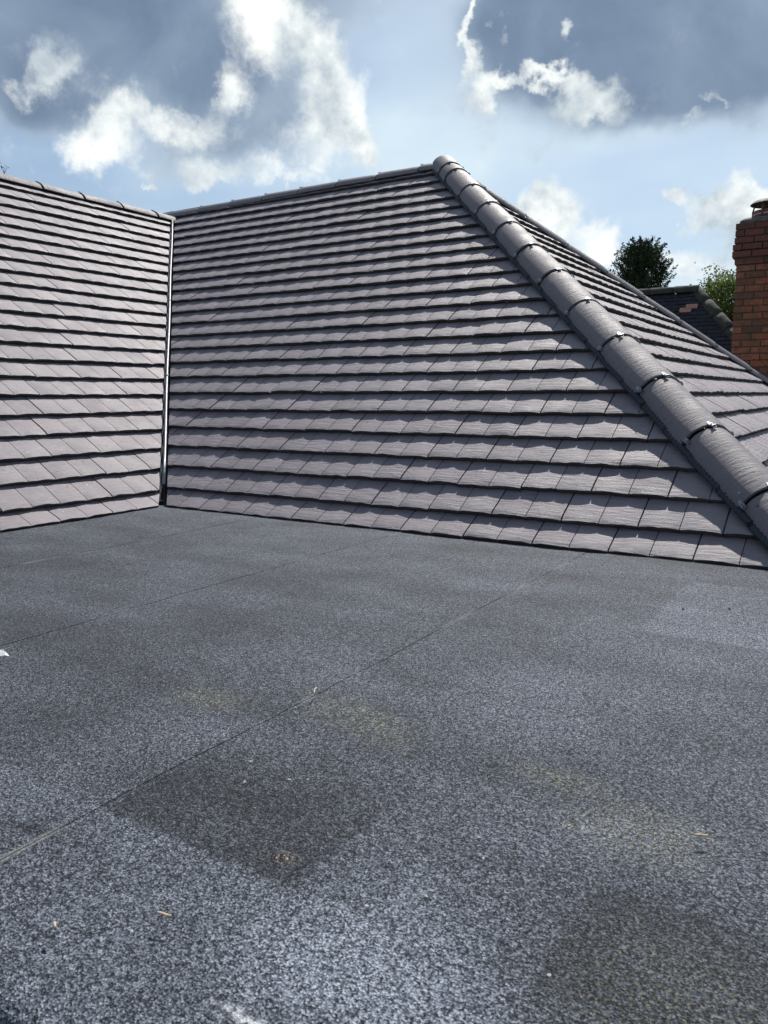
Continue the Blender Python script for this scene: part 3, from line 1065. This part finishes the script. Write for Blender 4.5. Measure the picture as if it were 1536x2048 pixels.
kid(legs, chim)
kid(capo, chim)

# neighbour's house beyond
def old_tile_material():
    m, t, b = new_mat('weathered_plain_tile')
    co = t.node('ShaderNodeTexCoord').outputs['Object']
    n = t.noise(co, 3.0, 6, 0.65)
    n2 = t.noise(co, 22.0, 4, 0.6)
    c = t.mix(n2, (0.020, 0.021, 0.028), (0.042, 0.042, 0.052))
    c = t.mix(t.smooth(n, 0.56, 0.75, 0.0, 0.6), c, (0.075, 0.075, 0.05))
    uv = t.node('ShaderNodeUVMap').outputs[0]
    bk_ = t.node('ShaderNodeTexBrick', i_Vector=uv, i_Scale=1.0)
    bk_.inputs['Brick Width'].default_value = 0.166
    bk_.inputs['Row Height'].default_value = 0.10
    bk_.inputs['Mortar Size'].default_value = 0.006
    bk_.inputs['Color1'].default_value = (0.8, 0.8, 0.8, 1)
    bk_.inputs['Color2'].default_value = (1.15, 1.15, 1.15, 1)
    bk_.inputs['Mortar'].default_value = (0.45, 0.45, 0.45, 1)
    c = t.mix(1.0, c, bk_.outputs[0], 'MULTIPLY')
    t.l.new(c, b.inputs['Base Color'])
    b.inputs['Roughness'].default_value = 0.95
    b.inputs['Specular IOR Level'].default_value = 0.15
    bump(t, b, n2, 0.004)
    return m


M_OLD = old_tile_material()
M_OLDRIDGE = simple('mossy_ridge_tile', (0.036, 0.036, 0.029), 0.95, 0, 9, 0.45, 0.01)
M_SALMON = simple('salmon_replacement_tile', (0.34, 0.17, 0.13), 0.85, 0, 30, 0.12)
NYR = 13.2
ra = at(1398, 573, NYR)
NZR = float(ra[2]) - 0.06
NXA = float(ra[0])
NH = 3.0                               # run of the slope
NT_ = math.tan(R(48))
NEZ = NZR - NH * NT_
nb = empty('neighbour_house', (NXA - 3, NYR, GROUND_Z))
tag(nb, 'neighbouring house with old dark plain-tiled hip roof beyond the new roof', 'house')


def course_slope(name, p_eave, U, V, length, wl_fn, mat, gauge=0.10, step=0.009):
    P0, U, V = np.array(p_eave, float), np.array(U, float), np.array(V, float)
    N = np.cross(U, V)
    if N[2] < 0:
        N = -N
    v_, f_, uv_ = [], [], []
    n = int(length / gauge)
    for k in range(n):
        v0, v1 = k * gauge, (k + 1) * gauge
        a, b_ = wl_fn(v0)
        a2, b2 = wl_fn(v1)
        m_ = max(3, int((b_ - a) / 0.166))
        st = len(v_)
        for i in range(m_ + 1):
            fr = i / m_
            u0, u1 = a + (b_ - a) * fr, a2 + (b2 - a2) * fr
            jit = rb.gauss(0, 0.004)
            for (u, v, h) in ((u0, v0 + jit, 0.0), (u0, v0 + jit, step + jit * 0.6), (u1, v1, 0.0)):
                v_.append(P0 + U * u + V * v + N * h)
                uv_.append((u, v))
        for i in range(m_):
            q = st + i * 3
            f_.append((q, q + 3, q + 4, q + 1))
            f_.append((q + 1, q + 4, q + 5, q + 2))
    return link(name, mesh_from(name, v_, f_, uv_, False), mat)


cn, sn_ = math.cos(R(48)), math.sin(R(48))
NL = NH / cn
XW = NXA - 8.0
o = course_slope('roof_slope', (0, NYR - NH, NEZ), (1, 0, 0), (0, cn, sn_), NL, lambda v: (XW, NXA + NH - v * cn), M_OLD)
kid(o, nb)
o = course_slope('roof_slope', (NXA + NH, 0, NEZ), (0, 1, 0), (-cn, 0, sn_), NL, lambda v: (NYR - NH + v * cn, NYR + NH - v * cn), M_OLD)
kid(o, nb)
o = course_slope('roof_slope', (0, NYR + NH, NEZ), (1, 0, 0), (0, -cn, sn_), NL, lambda v: (XW, NXA + NH - v * cn), M_OLD)
kid(o, nb)
wm = MB()
wm.box((XW + 0.2, NYR - NH + 0.3, GROUND_Z), (NXA + NH - 0.3, NYR + NH - 0.3, NEZ + 0.02))
kid(wm.build('wall', M_WALL), nb)


def plain_ridge(p0, p1, parent, rad=0.125, step=0.45, seed=0):
    p0, p1 = np.array(p0, float), np.array(p1, float)
    L = np.linalg.norm(p1 - p0)
    d = (p1 - p0) / L
    n = int(L / step)
    for i in range(n):
        a, b_ = p0 + d * (i * step), p0 + d * ((i + 1) * step - 0.008)
        w = np.array([0, 0, rb.gauss(0, 0.006)])
        vv, ff, uu = arc_shell(a + w, b_ + w, (0, 0, 1), rad + rb.gauss(0, 0.004), 0.02, R(-8), R(188), na=14, nl=4, seed=seed + i, rough_amp=0.006)
        kid(link('ridge_tile', mesh_from('ridge_tile', vv, ff, uu, True), M_OLDRIDGE), parent)


plain_ridge((NXA, NYR, NZR - 0.03), (NXA - 6.0, NYR, NZR - 0.03), nb, seed=400)
plain_ridge((NXA - 0.05, NYR + 0.05, NZR - 0.035), (NXA + NH, NYR - NH, NEZ - 0.03), nb, rad=0.122, seed=430)
Nn = np.array([0, -sn_, cn])
for (px, py, w) in ((1383.5, 614.5, 0.0), (1371.0, 622.0, 0.0)):
    v = ROT @ np.array([px - 768.0, -(py - 1024.0), -FOC])
    s = ((NYR - NH - CAM[1]) * sn_ - (NEZ - CAM[2]) * cn) / (v[1] * sn_ - v[2] * cn)
    p = CAM + v * s + Nn * 0.022
    M4 = Matrix(((1, 0, 0, p[0]), (0, cn, -sn_, p[1]), (0, sn_, cn, p[2]), (0, 0, 0, 1)))
    pt = MB()
    pt.box((-0.105, -0.055, -0.006), (0.105, 0.06, 0.007), M4)
    kid(pt.build('replacement_tile', M_SALMON), nb)['label'] = 'pale salmon replacement tile'


# ------------------------------------------------------------------ trees
def leaf_material(name, c0, c1, rough=0.6, trans=0.0):
    m, t, b = new_mat(name)
    isl = t.node('ShaderNodeNewGeometry').outputs['Random Per Island']
    c = t.mix(isl, c0, c1)
    t.l.new(c, b.inputs['Base Color'])
    b.inputs['Roughness'].default_value = rough
    if trans:
        tr_ = t.node('ShaderNodeBsdfTranslucent', i_0=c)
        mx = t.node('ShaderNodeMixShader', i_0=trans, i_1=b.outputs[0], i_2=tr_.outputs[0])
        t.l.new(mx.outputs[0], t.n['Material Output'].inputs[0])
    return m


M_CONIFER = leaf_material('conifer_foliage', (0.018, 0.032, 0.014), (0.05, 0.075, 0.03), 0.65, 0.12)
M_LEAF = leaf_material('broad_leaf', (0.055, 0.095, 0.018), (0.16, 0.20, 0.04), 0.5, 0.42)
M_SPRIG = leaf_material('thin_leaf', (0.05, 0.06, 0.025), (0.09, 0.10, 0.035), 0.5, 0.3)


def leaf_quads(mb, centers, dirs, length, width, rr):
    for c_, d in zip(centers, dirs):
        d = np.array(d) / (np.linalg.norm(d) + 1e-9)
        s = np.cross(d, rr.normal(size=3))
        s /= np.linalg.norm(s) + 1e-9
        L, W = length * rr.uniform(0.6, 1.3), width * rr.uniform(0.7, 1.3)
        c_ = np.array(c_)
        nrm = np.cross(d, s) * L * 0.12
        mb.add([c_, c_ + d * L * 0.5 + s * W + nrm, c_ + d * L, c_ + d * L * 0.5 - s * W + nrm], [(0, 1, 2, 3)])


def conifer(base, top_z, rad, parent, seed=1):
    rr = np.random.default_rng(seed)
    mb = MB()
    lim = MB()
    H = top_z - base[2]
    bx, by = base[0], base[1]
    lim.tube([(bx, by, base[2]), (bx + 0.05, by, base[2] + H * 0.5), (bx, by + 0.03, top_z - 0.5)], [0.20, 0.12, 0.03], 10)
    plumes = []
    for i in range(540):
        z = top_z - 0.15 - (rr.random() ** 1.3) * min(H * 0.72, 4.2)
        depth = top_z - z
        rmax = rad * min(1.0, 0.20 + 0.95 * (depth / 1.5) ** 0.6) * (1 + 0.12 * depth / 3)
        a = rr.uniform(0, 2 * math.pi)
        rmax *= 0.86 + 0.22 * math.sin(a * 3 + depth * 2.2) * 0.7 + rr.normal(0, 0.06)
        r_ = rmax * (0.30 + 0.70 * math.sqrt(rr.random()))
        plumes.append((bx + r_ * math.cos(a), by + r_ * math.sin(a), z, a, r_ / max(rmax, 0.05)))
    for k in range(5):                         # leaders at the top
        a = rr.uniform(0, 6.28)
        plumes.append((bx + rr.uniform(0.02, 0.34) * math.cos(a), by + 0.25 * math.sin(a), top_z - rr.uniform(0.2, 0.4), a, 0.3))
    for (x, y, z, a, q) in plumes:
        L = rr.uniform(0.30, 0.75)
        out = 0.18 + 0.5 * q
        d = np.array([math.cos(a) * out, math.sin(a) * out, 1.0]) + rr.normal(0, 0.18, 3)
        d /= np.linalg.norm(d)
        n = 70
        tt = rr.random(n) ** 0.8
        wd = 0.075 * (1 - tt) + 0.012
        droop = np.array([math.cos(a), math.sin(a), -0.4]) * 0.10
        c_ = np.array([x, y, z]) + d * (tt * L)[:, None] + rr.normal(0, 1, (n, 3)) * wd[:, None] + droop * (tt ** 2)[:, None]
        dr = d + rr.normal(0, 0.55, (n, 3))
        leaf_quads(mb, c_, dr, 0.085, 0.017, rr)
        if rr.random() < 0.25:
            lim.tube([(bx, by, z - 0.45), (x, y, z)], [0.03, 0.008], 5)
    lim.build('trunk', M_BARK, parent)
    mb.build('crown', M_CONIFER, parent)


def broadleaf(base, centre, rad, parent, mat, seed=2, n_clump=130, leaf=0.07, per=42, squash=0.85):
    rr = np.random.default_rng(seed)
    mb, lim = MB(), MB()
    fork = np.array([base[0], base[1], centre[2] - rad * 0.9])
    lim.tube([base, (base + fork) / 2 + np.array([0.05, 0.03, 0]), fork], [0.14, 0.11, 0.085], 9)
    for i in range(n_clump):
        v = rr.normal(size=3)
        v /= np.linalg.norm(v)
        rq = rad * (0.35 + 0.65 * rr.random() ** 0.5) * (0.85 + 0.25 * math.sin(v[0] * 5 + v[2] * 4))
        c_ = centre + v * rq * np.array([1, 1, squash])
        n = int(per * rr.uniform(0.4, 1.2))
        pts = c_ + rr.normal(0, 1, (n, 3)) * np.array([0.15, 0.15, 0.09])
        dr = rr.normal(0, 1, (n, 3)) + np.array([0, 0, -0.35]) + v * 0.6
        leaf_quads(mb, pts, dr, leaf, leaf * 0.30, rr)
        if i % 4 == 0:
            mid = fork + (c_ - fork) * 0.5 + rr.normal(0, 0.08, 3)
            lim.tube([fork, mid, c_], [0.035, 0.018, 0.006], 5)
    lim.build('trunk', M_BARK, parent)
    mb.build('crown', mat, parent)


TY = 23.0
tp = at(1287, 473, TY)
tr_o = empty('conifer_tree', (0, 0, 0))
tag(tr_o, 'dark bushy conifer standing behind the old dark roof', 'tree')
conifer(np.array([float(tp[0]), TY, GROUND_Z]), float(tp[2]) - 0.50, 0.62, tr_o, 4)
TY2 = 19.5
tc = at(1458, 612, TY2)
tr2 = empty('broadleaf_tree', (0, 0, 0))
tag(tr2, 'light green leafy tree partly hidden behind the brick chimney', 'tree')
broadleaf(np.array([float(tc[0]), TY2, GROUND_Z]), tc + np.array([0, 0, 0.12]), 1.08, tr2, M_LEAF, 9, 190, 0.085, 44)
# a tree behind the left slope of which only the topmost sprig rises over the ridge
dirl = ROT @ np.array([8 - 768.0, -(333 - 1024.0), -FOC])
dirl /= math.hypot(dirl[0], dirl[1])
sp = CAM + dirl * 16.0
tr3 = empty('garden_tree', (0, 0, 0))
tag(tr3, 'tree behind the left ridge with one small leafy sprig showing above it', 'tree')
cen = sp - np.array([0, 0, 2.3])
broadleaf(np.array([sp[0], sp[1], GROUND_Z]), cen, 1.15, tr3, M_SPRIG, 21, 60, 0.06, 24)
tw = MB()
tw.tube([cen + np.array([0, 0, 0.7]), sp - np.array([0.02, 0, 0.16]), sp + np.array([0.0, 0, -0.02])], [0.02, 0.008, 0.004], 6)
tw.tube([sp - np.array([0.01, 0, 0.12]), sp + np.array([0.05, 0.03, -0.01])], [0.005, 0.003], 5)
tw.tube([sp - np.array([0.01, 0, 0.10]), sp + np.array([-0.05, -0.03, 0.0])], [0.005, 0.003], 5)
rr3 = np.random.default_rng(3)
leaf_quads(tw, sp + rr3.normal(0, 1, (9, 3)) * np.array([0.04, 0.04, 0.02]) - np.array([0, 0, 0.01]), rr3.normal(0, 1, (9, 3)), 0.045, 0.010, rr3)
tw.build('sprig', M_SPRIG, tr3)


# ------------------------------------------------------------------ small litter on the felt
def litter(name, px, py, length, width, ang, mat, label, cat, bend=0.15, group=None):
    p = at(px, py, z=0.0)
    mb = MB()
    n = 6
    pts = []
    for i in range(n):
        f_ = i / (n - 1) - 0.5
        pts.append((f_ * length, bend * length * (f_ * f_ * 4 - 0.5) * 0.5, width * 0.55 + 0.0015 + 0.0006 * math.sin(i)))
    mb.tube(pts, [width * 0.35, width * 0.5, width * 0.55, width * 0.5, width * 0.45, width * 0.25], 7)
    o_ = mb.build(name, mat, None, True)
    o_.location = (float(p[0]), float(p[1]), 0.0)
    o_.rotation_euler = (0, 0, R(ang))
    return tag(o_, label, cat, group)


litter('twig', 630, 1383, 0.030, 0.0030, -62, M_TWIG, 'thin pale twig lying across the felt lap in mid roof', 'twig', group='loose twigs on the felt')
litter('twig', 328, 1833, 0.020, 0.0034, 14, M_TWIG, 'short straw-coloured twig on the felt at lower left', 'twig', group='loose twigs on the felt')
litter('twig', 1402, 1675, 0.020, 0.0040, 30, M_TWIG, 'flat pale splinter on the lichen-stained felt at right', 'twig', group='loose twigs on the felt')
litter('twig', 110, 1855, 0.010, 0.0040, -30, M_TWIG, 'tiny orange wood chip left of the straw-coloured twig', 'twig', group='loose twigs on the felt')
litter('grit', 1366, 1221, 0.007, 0.005, 20, M_STONE, 'dark crumb of grit on the felt, left one of two', 'grit', group='crumbs of grit on the felt')
litter('grit', 1459, 1221, 0.006, 0.005, -20, M_STONE, 'dark crumb of grit on the felt, right one of two', 'grit', group='crumbs of grit on the felt')
sc_ = MB()
ps = at(5, 1312, z=0.0)
sc_.v = [(-0.03, -0.006, 0.004), (0.0, -0.010, 0.002), (0.016, -0.003, 0.006), (0.022, 0.004, 0.003), (0.004, 0.005, 0.011), (-0.012, 0.010, 0.013), (-0.03, 0.008, 0.008)]
sc_.f = [(0, 1, 4, 6), (1, 2, 4), (2, 3, 4), (4, 5, 6)]
so = sc_.build('paper_scrap', M_SCRAP)
so.location = (float(ps[0]), float(ps[1]), 0.0)
sm_ = so.modifiers.new('thickness', 'SOLIDIFY')
sm_.thickness = 0.0006
tag(so, 'small crumpled white scrap on the felt at the left edge', 'scrap')
